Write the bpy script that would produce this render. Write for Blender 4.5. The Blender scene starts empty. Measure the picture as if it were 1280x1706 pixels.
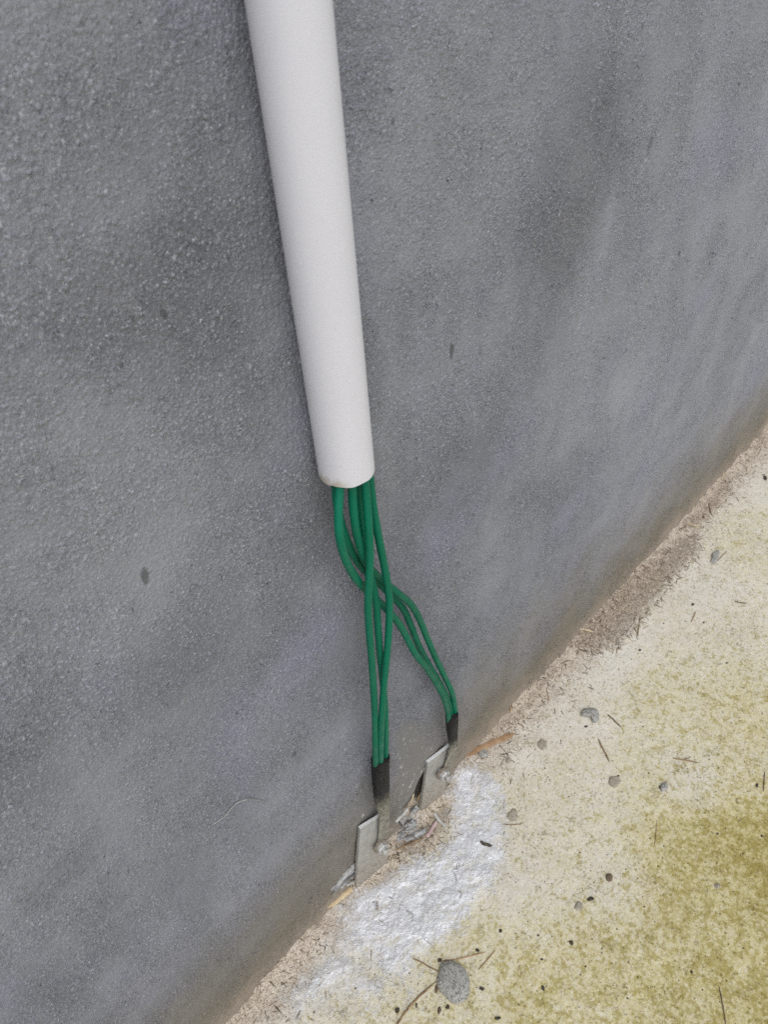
import bpy, bmesh, math, random
import numpy as np
from mathutils import Vector, Matrix

S = bpy.context.scene
COL = S.collection
R = math.radians
random.seed(7)
rng = np.random.default_rng(11)

# ------------------------------------------------------------------ camera
# wall face = plane y 0 (outside is -y), ground = plane z 0, metres
CX, CY, F = 640.0, 853.0, 1282.0
CAM = np.array([0.0, -0.4263, 1.2666])
AX = np.array([0.68285767, -0.53211199, 0.50056192])     # world x in camera axes (right, down, forward)
AY = np.array([-0.7280369, -0.43886086, 0.52665303])
AZ = np.array([-0.06056136, -0.72405661, -0.68707667])
cam_d = bpy.data.cameras.new('camera')
cam = bpy.data.objects.new('camera', cam_d); COL.objects.link(cam)
cam_d.sensor_fit = 'VERTICAL'; cam_d.sensor_height = 36.0; cam_d.sensor_width = 27.0
cam_d.lens = 36.0 * F / 1706.0
cam_d.clip_start = 0.02; cam_d.clip_end = 200.0
cam_d.dof.use_dof = True; cam_d.dof.focus_distance = 1.02; cam_d.dof.aperture_fstop = 13.0
m = Matrix.Identity(4)
for i in range(3):
    m[i][0] = (AX, AY, AZ)[i][0]; m[i][1] = -(AX, AY, AZ)[i][1]; m[i][2] = -(AX, AY, AZ)[i][2]
    m[i][3] = CAM[i]
cam.matrix_world = m
S.camera = cam

# ------------------------------------------------------------------ light
SUN_EL, SUN_AZ = R(54), R(-28)          # azimuth measured from -y (straight out of the wall) towards +x
w = bpy.data.worlds.new('World'); S.world = w; w.use_nodes = True
nt = w.node_tree; nt.nodes.clear()
sky = nt.nodes.new('ShaderNodeTexSky'); sky.sky_type = 'NISHITA'; sky.sun_disc = False
sky.sun_elevation = SUN_EL; sky.sun_rotation = math.pi - SUN_AZ
sky.dust_density = 1.0; sky.air_density = 1.0; sky.ozone_density = 1.0
hs = nt.nodes.new('ShaderNodeHueSaturation'); hs.inputs['Saturation'].default_value = 0.42
bg = nt.nodes.new('ShaderNodeBackground'); bg.inputs['Strength'].default_value = 0.135
wo = nt.nodes.new('ShaderNodeOutputWorld')
nt.links.new(sky.outputs[0], hs.inputs['Color']); nt.links.new(hs.outputs[0], bg.inputs['Color'])
nt.links.new(bg.outputs[0], wo.inputs[0])
sl = bpy.data.lights.new('sun', 'SUN'); sl.energy = 1.2; sl.angle = R(58); sl.color = (1.0, 0.985, 0.97)
so = bpy.data.objects.new('sun', sl); COL.objects.link(so)
sd = Vector((math.sin(SUN_AZ) * math.cos(SUN_EL), -math.cos(SUN_AZ) * math.cos(SUN_EL), math.sin(SUN_EL)))
so.rotation_euler = sd.to_track_quat('Z', 'Y').to_euler(); so.location = (1.5, -2.5, 3)
S.view_settings.view_transform = 'Standard'; S.view_settings.look = 'None'
S.view_settings.gamma = 1.0; S.view_settings.exposure = 0.25
S.render.engine = 'CYCLES'; S.cycles.use_denoising = False; S.cycles.max_bounces = 5; S.cycles.diffuse_bounces = 3; S.cycles.adaptive_threshold = 0.015; S.render.filter_size = 1.15

# ------------------------------------------------------------------ pixel -> world helpers (measured positions)
def ray(u, v):
    r = np.array([u - CX, v - CY, F]); return np.array([r @ AX, r @ AY, r @ AZ])
def at_wall(u, v, y=0.0):
    r = ray(u, v); return CAM + r * ((y - CAM[1]) / r[1])
def at_ground(u, v, z=0.0):
    r = ray(u, v); return CAM + r * ((z - CAM[2]) / r[2])
def at_plane(u, v, p, n, off=0.0):
    r = ray(u, v); return CAM + r * (((np.asarray(p) + np.asarray(n) * off - CAM) @ n) / (r @ n))
def mm_per_px(p):                       # size of a photo pixel at p, metres
    q = np.asarray(p) - CAM
    return (q[0] * AX[2] + q[1] * AY[2] + q[2] * AZ[2]) / F

# ------------------------------------------------------------------ numpy noise and distance
def vnoise(x, y, seed=0):
    xi = np.floor(x).astype(np.int64); yi = np.floor(y).astype(np.int64)
    fx = x - xi; fy = y - yi
    fx = fx * fx * (3 - 2 * fx); fy = fy * fy * (3 - 2 * fy)
    def h(a, b):
        n = (a * 374761393 + b * 668265263 + seed * 974634743) & 0xffffffff
        n = ((n ^ (n >> 13)) * 1274126177) & 0xffffffff
        return ((n ^ (n >> 16)) & 0xffff) / 65535.0
    a = h(xi, yi); b = h(xi + 1, yi); c = h(xi, yi + 1); d = h(xi + 1, yi + 1)
    return (a + (b - a) * fx) * (1 - fy) + (c + (d - c) * fx) * fy
def fbm(x, y, seed=0, octv=4):
    s = 0; a = 0.5; t = 0
    for k in range(octv):
        s = s + a * vnoise(x, y, seed + k); t += a; x = x * 2.03; y = y * 2.03; a *= 0.5
    return s / t - 0.5
def poly_sd(px, py, poly):              # signed distance, positive inside
    poly = np.asarray(poly); d = np.full(px.shape, 1e9); ins = np.zeros(px.shape, bool)
    n = len(poly)
    for i in range(n):
        ax, ay = poly[i]; bx, by = poly[(i + 1) % n]
        ex, ey = bx - ax, by - ay
        t = np.clip(((px - ax) * ex + (py - ay) * ey) / (ex * ex + ey * ey + 1e-12), 0, 1)
        d = np.minimum(d, (px - ax - t * ex) ** 2 + (py - ay - t * ey) ** 2)
        c = ((ay > py) != (by > py)) & (px < (bx - ax) * (py - ay) / (by - ay + 1e-12) + ax)
        ins ^= c
    d = np.sqrt(d)
    return np.where(ins, d, -d)
def sstep(a, b, x):
    t = np.clip((x - a) / (b - a), 0, 1); return t * t * (3 - 2 * t)

# ------------------------------------------------------------------ node helper
class NT:
    def __init__(s, name, disp=None):
        s.m = bpy.data.materials.new(name); s.m.use_nodes = True
        s.t = s.m.node_tree; s.t.nodes.clear()
        s.out = s.t.nodes.new('ShaderNodeOutputMaterial')
        s.p = s.t.nodes.new('ShaderNodeBsdfPrincipled')
        s.t.links.new(s.p.outputs[0], s.out.inputs[0])
        s.co = s.t.nodes.new('ShaderNodeTexCoord').outputs['Object']
        if disp: s.m.displacement_method = disp
    def n(s, typ): return s.t.nodes.new(typ)
    def put(s, sock, v):
        if v is None: return
        if isinstance(v, bpy.types.NodeSocket): s.t.links.new(v, sock)
        elif isinstance(v, (tuple, list)) and len(v) == 3 and sock.type == 'RGBA': sock.default_value = (*v, 1)
        else: sock.default_value = v
    def set(s, **k):
        for a, v in k.items(): s.put(s.p.inputs[a.replace('_', ' ')], v)
    def math(s, op, a, b=None, c=None, clamp=False):
        x = s.n('ShaderNodeMath'); x.operation = op; x.use_clamp = clamp
        for i, v in enumerate((a, b, c)):
            if v is not None: s.put(x.inputs[i], v)
        return x.outputs[0]
    def mul(s, a, b): return s.math('MULTIPLY', a, b)
    def add(s, a, b): return s.math('ADD', a, b)
    def map(s, v, a, b, c=0.0, d=1.0, smooth=True):
        x = s.n('ShaderNodeMapRange'); x.interpolation_type = 'SMOOTHSTEP' if smooth else 'LINEAR'
        for i, q in enumerate((v, a, b, c, d)): s.put(x.inputs[i], q)
        return x.outputs[0]
    def scale(s, vec, sc=(1, 1, 1), rot=(0, 0, 0), loc=(0, 0, 0)):
        x = s.n('ShaderNodeMapping'); s.put(x.inputs[0], vec)
        x.inputs['Location'].default_value = loc; x.inputs['Rotation'].default_value = rot; x.inputs['Scale'].default_value = sc
        return x.outputs[0]
    def noise(s, sc, det=2, ro=0.5, vec=None, dist=0.0, col=False):
        x = s.n('ShaderNodeTexNoise'); s.put(x.inputs['Vector'], vec or s.co)
        x.inputs['Scale'].default_value = sc; x.inputs['Detail'].default_value = det
        x.inputs['Roughness'].default_value = ro; x.inputs['Distortion'].default_value = dist
        return x.outputs['Color' if col else 0]
    def vor(s, sc, vec=None, feat='F1', rnd=1.0, out='Distance'):
        x = s.n('ShaderNodeTexVoronoi'); x.feature = feat; s.put(x.inputs['Vector'], vec or s.co)
        x.inputs['Scale'].default_value = sc; x.inputs['Randomness'].default_value = rnd
        return x.outputs[out]
    def mix(s, f, a, b, mode='MIX'):
        x = s.n('ShaderNodeMix'); x.data_type = 'RGBA'; x.blend_type = mode
        s.put(x.inputs[0], f); s.put(x.inputs[6], a); s.put(x.inputs[7], b)
        return x.outputs[2]
    def attr(s, name, out='Fac'):
        x = s.n('ShaderNodeAttribute'); x.attribute_name = name; return x.outputs[out]
    def xyz(s, vec=None):
        x = s.n('ShaderNodeSeparateXYZ'); s.put(x.inputs[0], vec or s.co); return x.outputs
    def bump(s, h, dist, strength=1.0):
        x = s.n('ShaderNodeBump'); s.put(x.inputs['Height'], h)
        x.inputs['Distance'].default_value = dist; x.inputs['Strength'].default_value = strength
        s.t.links.new(x.outputs[0], s.p.inputs['Normal'])
    def disp(s, h, sc):
        x = s.n('ShaderNodeDisplacement'); s.put(x.inputs['Height'], h)
        x.inputs['Midlevel'].default_value = 0.0; x.inputs['Scale'].default_value = sc
        s.t.links.new(x.outputs[0], s.out.inputs['Displacement'])
    def spot(s, c, rad, warp):           # soft-edged stain of its own shape round a fixed point
        x = s.n('ShaderNodeVectorMath'); x.operation = 'SUBTRACT'; s.put(x.inputs[0], s.co); x.inputs[1].default_value = c
        y = s.n('ShaderNodeVectorMath'); y.operation = 'DIVIDE'; s.put(y.inputs[0], x.outputs[0]); y.inputs[1].default_value = rad
        z = s.n('ShaderNodeVectorMath'); z.operation = 'LENGTH'; s.put(z.inputs[0], y.outputs[0])
        return s.map(s.add(z.outputs['Value'], warp), 0.55, 1.15, 1.0, 0.0)

# ------------------------------------------------------------------ object helpers
def link_mesh(name, verts, faces, mat, parent=None, smooth=True):
    me = bpy.data.meshes.new(name); me.from_pydata([tuple(v) for v in verts], [], faces); me.update()
    if smooth: me.polygons.foreach_set('use_smooth', [True] * len(me.polygons))
    o = bpy.data.objects.new(name, me); COL.objects.link(o)
    if mat: me.materials.append(mat)
    if parent: o.parent = parent
    return o
def tag(o, label=None, cat=None, group=None, kind=None):
    for k, v in (('label', label), ('category', cat), ('group', group), ('kind', kind)):
        if v: o[k] = v
    return o
def empty(name, loc):
    o = bpy.data.objects.new(name, None); o.empty_display_size = 0.02; COL.objects.link(o); o.location = loc
    return o
def adopt(o, root):                      # o was modelled in world coordinates
    o.parent = root; o.matrix_parent_inverse = Matrix.Translation(-Vector(root.location))
    return o
def spline(P, n=6):
    P = [np.asarray(p, float) for p in P]
    Q = [2 * P[0] - P[1]] + P + [2 * P[-1] - P[-2]]
    out = []
    for i in range(1, len(Q) - 2):
        a, b, c, d = Q[i - 1:i + 3]
        for k in range(n):
            t = k / n
            out.append(0.5 * (2 * b + (c - a) * t + (2 * a - 5 * b + 4 * c - d) * t * t + (3 * b - a - 3 * c + d) * t ** 3))
    out.append(P[-1]); return np.array(out)
def sweep(pts, rad, seg=12, wide=None, flat=None, up=None, power=2.0, wob=0.0, caps=True):
    """tube along pts; rad = radius across 'wide' axis, flat = radius across the other; up fixes the thin axis"""
    pts = np.asarray(pts, float); n = len(pts)
    rad = np.broadcast_to(np.asarray(rad, float), (n,)); flat = rad if flat is None else np.broadcast_to(np.asarray(flat, float), (n,))
    T = np.gradient(pts, axis=0); T /= np.linalg.norm(T, axis=1)[:, None]
    V = []; Fs = []
    u = np.array(up if up is not None else (0.31, -0.9, 0.2), float)
    for i in range(n):
        nn = u - T[i] * (u @ T[i]); nn /= np.linalg.norm(nn)
        if up is None: u = nn
        bb = np.cross(T[i], nn)
        for k in range(seg):
            a = 2 * math.pi * k / seg; c, s_ = math.cos(a), math.sin(a)
            ca = math.copysign(abs(c) ** (2 / power), c); sa = math.copysign(abs(s_) ** (2 / power), s_)
            q = 1 + (random.uniform(-wob, wob) if wob else 0)
            V.append(pts[i] + bb * ca * rad[i] * q + nn * sa * flat[i] * q)
    for i in range(n - 1):
        for k in range(seg):
            k2 = (k + 1) % seg
            Fs.append((i * seg + k, i * seg + k2, (i + 1) * seg + k2, (i + 1) * seg + k))
    if caps:
        Fs.append(tuple(range(seg - 1, -1, -1))); Fs.append(tuple((n - 1) * seg + k for k in range(seg)))
    return V, Fs
def auto_smooth(o, ang=40):
    me = o.data; bm = bmesh.new(); bm.from_mesh(me)
    bmesh.ops.recalc_face_normals(bm, faces=bm.faces)
    for e in bm.edges:
        if len(e.link_faces) == 2 and e.calc_face_angle(0) > R(ang): e.smooth = False
    bm.to_mesh(me); bm.free(); return o

# ------------------------------------------------------------------ materials of the setting
def wall_material():
    N = NT('grey_render', 'BOTH')
    X = N.xyz(); z = X[2]
    # trowelled grit: round grains 3-6 mm, thicker on some patches than on others
    big = N.noise(3.1, 3, 0.55)
    streak = N.noise(2.6, 4, 0.6, N.scale(N.co, (3.2, 1, 0.75), (0, R(-28), 0)), 0.6)
    cover = N.map(N.noise(11, 4, 0.65), 0.34, 0.62, 0.45, 1.0)
    wv = N.n('ShaderNodeVectorMath'); wv.operation = 'MULTIPLY_ADD'
    N.put(wv.inputs[0], N.noise(330, 2, 0.6, col=True)); wv.inputs[1].default_value = (0.0045, 0.0045, 0.0045); N.put(wv.inputs[2], N.co)
    wv = wv.outputs[0]
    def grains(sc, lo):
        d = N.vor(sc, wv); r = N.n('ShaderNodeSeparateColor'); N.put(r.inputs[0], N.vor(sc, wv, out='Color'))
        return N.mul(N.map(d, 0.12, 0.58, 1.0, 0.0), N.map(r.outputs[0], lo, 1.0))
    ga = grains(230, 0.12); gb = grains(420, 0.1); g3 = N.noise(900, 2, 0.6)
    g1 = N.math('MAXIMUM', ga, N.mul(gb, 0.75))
    patch = N.attr('smooth')
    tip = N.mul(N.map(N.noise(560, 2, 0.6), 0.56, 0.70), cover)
    rough = N.map(N.add(patch, N.mul(N.add(N.noise(60, 3), -0.5), 0.03)), -0.008, 0.012, 1.0, 0.16)
    h = N.add(N.mul(ga, 1.0), N.mul(gb, 0.6))
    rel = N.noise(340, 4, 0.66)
    h = N.add(N.add(N.mul(h, 0.8), N.mul(g3, 0.2)), N.add(N.mul(rel, 2.1), N.mul(tip, 0.35)))
    h = N.mul(N.mul(h, cover), rough)
    h = N.add(h, N.mul(N.noise(26, 3), 0.5))
    h = N.add(h, N.mul(streak, 1.5))
    g1 = N.mul(N.mul(g1, cover), rough)
    # paint colour: blue-grey, worn paler and darker in trowel sweeps, grain sparkle painted in
    c = N.mix(N.map(big, 0.32, 0.68), (0.204, 0.208, 0.246), (0.286, 0.291, 0.334))
    c = N.mix(N.map(streak, 0.33, 0.68, 0.0, 0.55), c, (0.135, 0.139, 0.146))
    c = N.mix(N.map(N.noise(5.5, 3, 0.6, N.scale(N.co, (2.4, 1, 0.7), (0, R(-35), 0), (4, 0, 2))), 0.5, 0.75, 0.0, 0.5), c, (0.285, 0.289, 0.299))
    c = N.mix(N.map(X[0], 0.35, 1.4, 0.0, 0.5), c, (0.345, 0.352, 0.385))
    c = N.mix(N.mul(N.map(N.noise(4.2, 2), 0.5, 0.72), 0.5), c, (0.240, 0.246, 0.325))
    c = N.mix(N.map(N.add(N.mul(g1, 0.5), N.mul(rel, 1.0)), 0.58, 0.95, 0.0, 0.36), c, (0.46, 0.465, 0.485))  # worn grain tops, their sparkle also painted in as paler colour
    c = N.mix(N.map(N.add(g1, N.mul(g3, 0.25)), 0.02, 0.22, 0.18, 0.0), c, (0.10, 0.102, 0.106))  # hollows between the grains toned darker
    wq = N.mul(N.add(N.noise(7, 5, 0.65), -0.5), 1.5)
    for (u, v, rx, rz, k, tone) in ((965, 300, .075, .10, .42, .11), (905, 450, .06, .12, .34, .115), (760, 790, .06, .05, .32, .12), (1230, 560, .07, .16, .22, .13), (330, 480, .07, .05, .30, .12),
                              (150, 520, .03, .03, .3, .12), (330, 1130, .09, .07, .30, .125), (600, 640, .03, .05, .2, .13), (520, 880, .04, .05, .28, .12), (430, 1560, .16, .10, .25, .13),
                              (760, 240, .10, .09, .28, .36), (130, 900, .12, .11, .30, .34), (1000, 620, .16, .12, .24, .36), (180, 1400, .12, .12, .22, .32), (800, 940, .12, .07, .26, .34), (60, 200, .05, .09, .2, .31), (470, 1420, .12, .06, .18, .3)):
        p = at_wall(u, v)
        c = N.mix(N.mul(N.spot((p[0], 0, p[2]), (rx * 1.3, 1, rz * 1.3), wq), k), c, (tone, tone * 1.01, tone * 1.05))
    c = N.mix(N.mul(N.mul(tip, rough), 0.72), c, (0.56, 0.565, 0.60))  # glints on the finest grain tips, painted as near-white colour
    # splash of soil along the foot of the wall
    zz = N.add(z, N.mul(N.add(N.noise(9, 4, 0.6), -0.5), 0.22))
    c = N.mix(N.map(zz, -0.02, 0.36, 0.95, 0.0), c, (0.205, 0.172, 0.118))
    zz2 = N.add(z, N.mul(N.add(N.noise(34, 5, 0.7), -0.5), 0.12))
    c = N.mix(N.map(zz2, 0.0, 0.085, 0.92, 0.0), c, (0.340, 0.280, 0.215))
    # bare plaster round the plates
    c = N.mix(N.map(patch, -0.006, 0.015, 0.0, 0.65), c, (0.185, 0.178, 0.165))
    c = N.mix(N.map(N.add(N.attr('hole'), N.mul(N.add(N.noise(120, 2), -0.5), 0.010)), -0.002, 0.003, 0.0, 0.9), c, (0.13, 0.118, 0.10))
    fl = N.mul(N.map(N.noise(150, 4, 0.7, N.scale(N.co, (1, 1, 0.5), (0, R(25), 0))), 0.60, 0.66), N.map(patch, -0.03, 0.01, 0.0, 0.75))
    c = N.mix(fl, c, (0.50, 0.49, 0.47))
    sil = N.map(N.add(N.attr('silver'), N.mul(N.add(N.noise(210, 3, 0.65), -0.5), 0.028)), -0.001, 0.002)
    c = N.mix(sil, c, (0.62, 0.62, 0.63))
    # scuffs and marks
    wp = N.mul(N.add(N.noise(150, 4, 0.7), -0.5), 1.7)
    for (u, v, rx, rz, k) in ((237, 957, .0042, .0085, .8), (262, 517, .003, .0035, .75), (213, 525, .0025, .003, .6), (747, 583, .0032, .011, .8),
                              (485, 1252, .005, .006, .7), (645, 199, .0024, .0034, .75), (1128, 421, .004, .005, .85), (1076, 240, .006, .013, .5),
                              (372, 1395, .004, .004, .4), (430, 1655, .006, .006, .4), (100, 1450, .05, .03, .2), (318, 70, .003, .002, .5)):
        p = at_wall(u, v)
        c = N.mix(N.mul(N.spot((p[0], 0, p[2]), (rx, 1, rz), wp), k * 0.85), c, (0.055, 0.055, 0.055))
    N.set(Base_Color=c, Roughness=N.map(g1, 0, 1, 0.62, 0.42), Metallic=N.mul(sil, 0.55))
    N.p.inputs['Specular IOR Level'].default_value = 0.55
    N.disp(h, 0.0023)
    return N.m

def ground_material():
    N = NT('weathered_concrete', 'BOTH')
    X = N.xyz(); y = X[1]
    fine = N.noise(210, 5, 0.75); mid = N.noise(60, 5, 0.7); big = N.noise(7, 4, 0.6); grit = N.noise(800, 2, 0.6)
    c = N.mix(N.map(mid, 0.3, 0.7), (0.67, 0.615, 0.50), (0.79, 0.74, 0.63))
    c = N.mix(N.map(big, 0.4, 0.7, 0.0, 0.5), c, (0.80, 0.76, 0.67))
    c = N.mix(N.map(fine, 0.33, 0.46, 0.70, 0.0), c, (0.30, 0.25, 0.15))
    c = N.mix(N.map(fine, 0.54, 0.68, 0.0, 0.65), c, (0.88, 0.85, 0.76))
    blot = N.map(N.add(N.noise(30, 5, 0.75), N.mul(N.add(N.noise(5, 2), -0.5), 0.3)), 0.52, 0.68)
    c = N.mix(N.mul(blot, N.map(fine, 0.42, 0.56, 0.75, 0.1)), c, (0.30, 0.25, 0.12))
    # algae: olive film, thick in the pores
    ms = N.add(N.attr('moss'), N.mul(N.add(N.noise(8, 6, 0.72), -0.5), 1.0))
    ms = N.add(ms, N.mul(N.add(N.noise(70, 5, 0.75), -0.5), 1.3))
    ms = N.add(ms, N.mul(N.add(N.noise(230, 4, 0.75), -0.5), 1.9))
    c = N.mix(N.map(ms, -0.35, 1.0, 0.0, 1.0), c, (0.95, 0.90, 0.62), 'MULTIPLY')
    clump = N.add(N.mul(N.noise(42, 5, 0.75), 0.55), N.mul(N.noise(150, 4, 0.75), 0.45))
    cl = N.map(N.add(clump, N.mul(N.attr('moss'), 0.085)), 0.53, 0.62)
    c = N.mix(N.mul(cl, 0.8), c, (0.62, 0.57, 0.30), 'MULTIPLY')
    c = N.mix(N.map(ms, 0.45, 1.6, 0.0, 0.9), c, (0.62, 0.58, 0.29), 'MULTIPLY')
    # pinkish sand swept along the wall
    yy = N.add(y, N.mul(N.add(N.noise(22, 5, 0.7), -0.5), 0.15))
    sand = N.map(yy, -0.080, -0.014)
    sc = N.mix(N.map(N.noise(420, 3, 0.7), 0.36, 0.62), (0.28, 0.21, 0.145), (0.66, 0.565, 0.455))
    c = N.mix(N.mul(sand, 0.82), c, sc)
    # brown soil patches
    df = N.add(N.attr('dirt'), N.mul(N.add(N.noise(75, 5, 0.7), -0.5), 0.055))
    dirt = N.map(df, -0.006, 0.016)
    dc = N.mix(N.map(N.noise(300, 4, 0.7), 0.38, 0.64), (0.135, 0.10, 0.068), (0.58, 0.48, 0.375))
    c = N.mix(N.mul(dirt, 0.76), c, dc)
    # dark pores and specks
    wn = N.n('ShaderNodeVectorMath'); wn.operation = 'MULTIPLY_ADD'; N.put(wn.inputs[0], N.noise(24, 4, 0.65, col=True)); wn.inputs[1].default_value = (0.06, 0.06, 0.0); N.put(wn.inputs[2], N.co); wob = wn.outputs[0]
    sp = N.map(N.vor(95, out='Distance'), 0.10, 0.17, 1.0, 0.0)
    sel = N.map(N.noise(24, 2), 0.50, 0.60)
    c = N.mix(N.mul(N.mul(sp, sel), 0.6), c, (0.13, 0.105, 0.06))
    # spilled aluminium paint
    sf = N.add(N.attr('silver'), N.mul(N.add(N.noise(48, 5, 0.68), -0.5), 0.060))
    sf = N.add(sf, N.mul(N.add(N.noise(240, 4, 0.72), -0.5), 0.055))
    sf = N.add(sf, N.mul(N.add(N.noise(16, 4, 0.65), -0.5), 0.05))
    wear = N.map(N.noise(34, 5, 0.72, N.scale(N.co, (1, 1.7, 1), (0, 0, R(38)))), 0.32, 0.52, 0.35, 1.0)
    sil = N.mul(N.map(sf, -0.010, 0.018, 0.0, 0.95), N.math('MAXIMUM', wear, N.map(sf, 0.03, 0.06)))
    pit = N.map(N.noise(170, 5, 0.75), 0.34, 0.52, 0.85, 0.0)
    smo = N.map(N.noise(28, 3), 0.42, 0.58)
    pit = N.mul(pit, N.map(smo, 0, 1, 0.35, 1.0))
    c2 = N.mix(pit, (0.84, 0.84, 0.85), (0.54, 0.52, 0.49))
    ck = N.map(N.vor(15, N.scale(wob, (1, 1, 0.2)), 'DISTANCE_TO_EDGE'), 0.0, 0.022, 1.0, 0.0)
    ck = N.mul(ck, N.map(N.noise(20, 2), 0.54, 0.62))
    c2 = N.mix(N.mul(ck, 0.75), c2, (0.25, 0.235, 0.21))
    c = N.mix(sil, c, c2)
    silm = N.mul(sil, N.map(pit, 0, 1, 1, 0.3))
    N.set(Base_Color=c, Roughness=N.map(sil, 0, 1, 0.88, 0.40), Metallic=N.mul(silm, 0.40))
    N.p.inputs['Specular IOR Level'].default_value = 0.3
    h = N.add(N.mul(fine, 0.7), N.mul(grit, 0.3))
    h = N.add(h, N.mul(mid, 1.2))
    h = N.add(h, N.mul(N.mul(N.noise(130, 5, 0.7), sil), N.map(smo, 0, 1, 0.9, 2.6)))
    h = N.add(h, N.mul(N.mul(ck, sil), -1.2))
    h = N.add(h, N.mul(N.mul(N.noise(200, 4, 0.7), N.math('MAXIMUM', dirt, sand)), 1.6))
    N.disp(h, 0.0013)
    return N.m

# ------------------------------------------------------------------ wall and ground
def axis(a, b, step, lo, hi):
    core = list(np.arange(a, b + 1e-9, step)); s = step; x = core[-1]; up = []
    while x < hi: s *= 1.35; x += s; up.append(min(x, hi))
    s = step; x = core[0]; dn = []
    while x > lo: s *= 1.35; x -= s; dn.append(max(x, lo))
    return np.array(dn[::-1] + core + up)
def grid_faces(nx, ny):
    i = np.arange(nx - 1)[:, None] * ny + np.arange(ny - 1)[None, :]
    return np.stack([i, i + ny, i + ny + 1, i + 1], -1).reshape(-1, 4)
def big_mesh(name, V, Q, mat, attrs):
    me = bpy.data.meshes.new(name)
    me.vertices.add(len(V)); me.vertices.foreach_set('co', V.astype(np.float32).ravel())
    me.loops.add(Q.size); me.loops.foreach_set('vertex_index', Q.astype(np.int32).ravel())
    me.polygons.add(len(Q)); me.polygons.foreach_set('loop_start', np.arange(0, Q.size, 4, dtype=np.int32))
    me.update(calc_edges=True); me.validate()
    me.polygons.foreach_set('use_smooth', np.ones(len(me.polygons), bool))
    for k, a in attrs.items():
        at = me.attributes.new(k, 'FLOAT', 'POINT'); at.data.foreach_set('value', a.astype(np.float32).ravel())
    me.materials.append(mat)
    o = bpy.data.objects.new(name, me); COL.objects.link(o); return o

W2 = lambda pts: [(lambda p: (p[0], p[2]))(at_wall(*q)) for q in pts]
G2 = lambda pts: [(lambda p: (p[0], p[1]))(at_ground(*q)) for q in pts]

HOLE_A = [(661, 1361), (672, 1338), (685, 1321), (692, 1303), (699, 1290), (704, 1282), (714, 1290), (745, 1285), (752, 1300), (742, 1345), (705, 1385), (668, 1400)]
HOLE_B = [(566, 1487), (580, 1464), (592, 1446), (604, 1425), (640, 1410), (648, 1450), (600, 1500)]
xs = axis(-0.16, 1.9, 0.0017, -3.2, 6.5); zs = axis(-0.03, 1.26, 0.0017, -0.3, 2.7)
GX, GZ = np.meshgrid(xs, zs, indexing='ij')
jag = 0.010 * fbm(GX * 70, GZ * 70, 3)
hole = np.maximum(poly_sd(GX, GZ, W2(HOLE_A)), poly_sd(GX, GZ, W2(HOLE_B)))
smoothp = np.maximum(poly_sd(GX, GZ, W2([(655, 1385), (662, 1300), (655, 1230), (668, 1195), (692, 1200), (712, 1235), (716, 1275), (700, 1340)])),
                     poly_sd(GX, GZ, W2([(590, 1450), (592, 1340), (600, 1290), (612, 1290), (625, 1330), (645, 1380)])))
silw = np.maximum(poly_sd(GX, GZ, W2([(548, 1480), (560, 1464), (576, 1447), (590, 1434), (592, 1446), (580, 1462), (566, 1478)])),
                  poly_sd(GX, GZ, W2([(664, 1330), (680, 1300), (690, 1278), (700, 1262), (704, 1270), (694, 1292), (684, 1316)])) - 0.012)
depth = 0.015 * sstep(-0.001, 0.0035, hole + jag)
rim = 0.0016 * np.exp(-((hole + jag + 0.003) / 0.003) ** 2)
wavy = 0.006 * fbm(GX * 4, GZ * 4, 9, 3)
GYw = depth - rim - wavy * sstep(0.0, 0.05, GZ) - 0.006 * sstep(0.03, -0.005, GZ)
nx, nz = GX.shape
V = np.stack([GX, GYw, GZ], -1).reshape(-1, 3)
Q = grid_faces(nx, nz)
# back of the wall: rim of the face joined to a second, plain rectangle 0.2 m behind
ring = [i * nz for i in range(nx)] + [(nx - 1) * nz + j for j in range(1, nz)] + [i * nz + nz - 1 for i in range(nx - 2, -1, -1)] + [j for j in range(nz - 2, 0, -1)]
rb = V[ring].copy(); rb[:, 1] = 0.2
base = len(V); V2 = np.vstack([V, rb]); n = len(ring)
side = np.array([(ring[(k + 1) % n], ring[k], base + k, base + (k + 1) % n) for k in range(n)])
pad = lambda a: np.concatenate([a.ravel(), np.full(n, -1.0)])
wall = big_mesh('wall', V2, np.vstack([Q, side]), wall_material(), {'hole': pad(hole), 'smooth': pad(smoothp), 'silver': pad(silw)})
tag(wall, 'rough grey rendered wall stained brown along its foot', 'wall')

SILVER = [(640, 1458), (668, 1440), (690, 1432), (735, 1412), (752, 1385), (742, 1348), (748, 1300), (758, 1284), (790, 1276), (816, 1288), (828, 1305), (834, 1330), (844, 1380), (838, 1430), (824, 1475),
          (795, 1512), (765, 1548), (735, 1575), (700, 1600), (668, 1636), (645, 1636), (628, 1612), (610, 1590), (582, 1592), (556, 1575), (575, 1545), (566, 1518), (590, 1492), (622, 1474)]
SILVER2 = [(484, 1668), (492, 1648), (520, 1622), (556, 1602), (588, 1598), (592, 1614), (566, 1632), (530, 1650), (500, 1676)]
SILVER3 = [(752, 1268), (790, 1260), (822, 1268), (812, 1300), (795, 1340), (770, 1370), (742, 1345), (752, 1300)]
SILVER5 = [(470, 1690), (540, 1600), (620, 1590), (720, 1585), (735, 1620), (700, 1668), (600, 1700)]
SILVER4 = [(655, 1375), (690, 1350), (702, 1372), (690, 1392), (660, 1398)]
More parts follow.
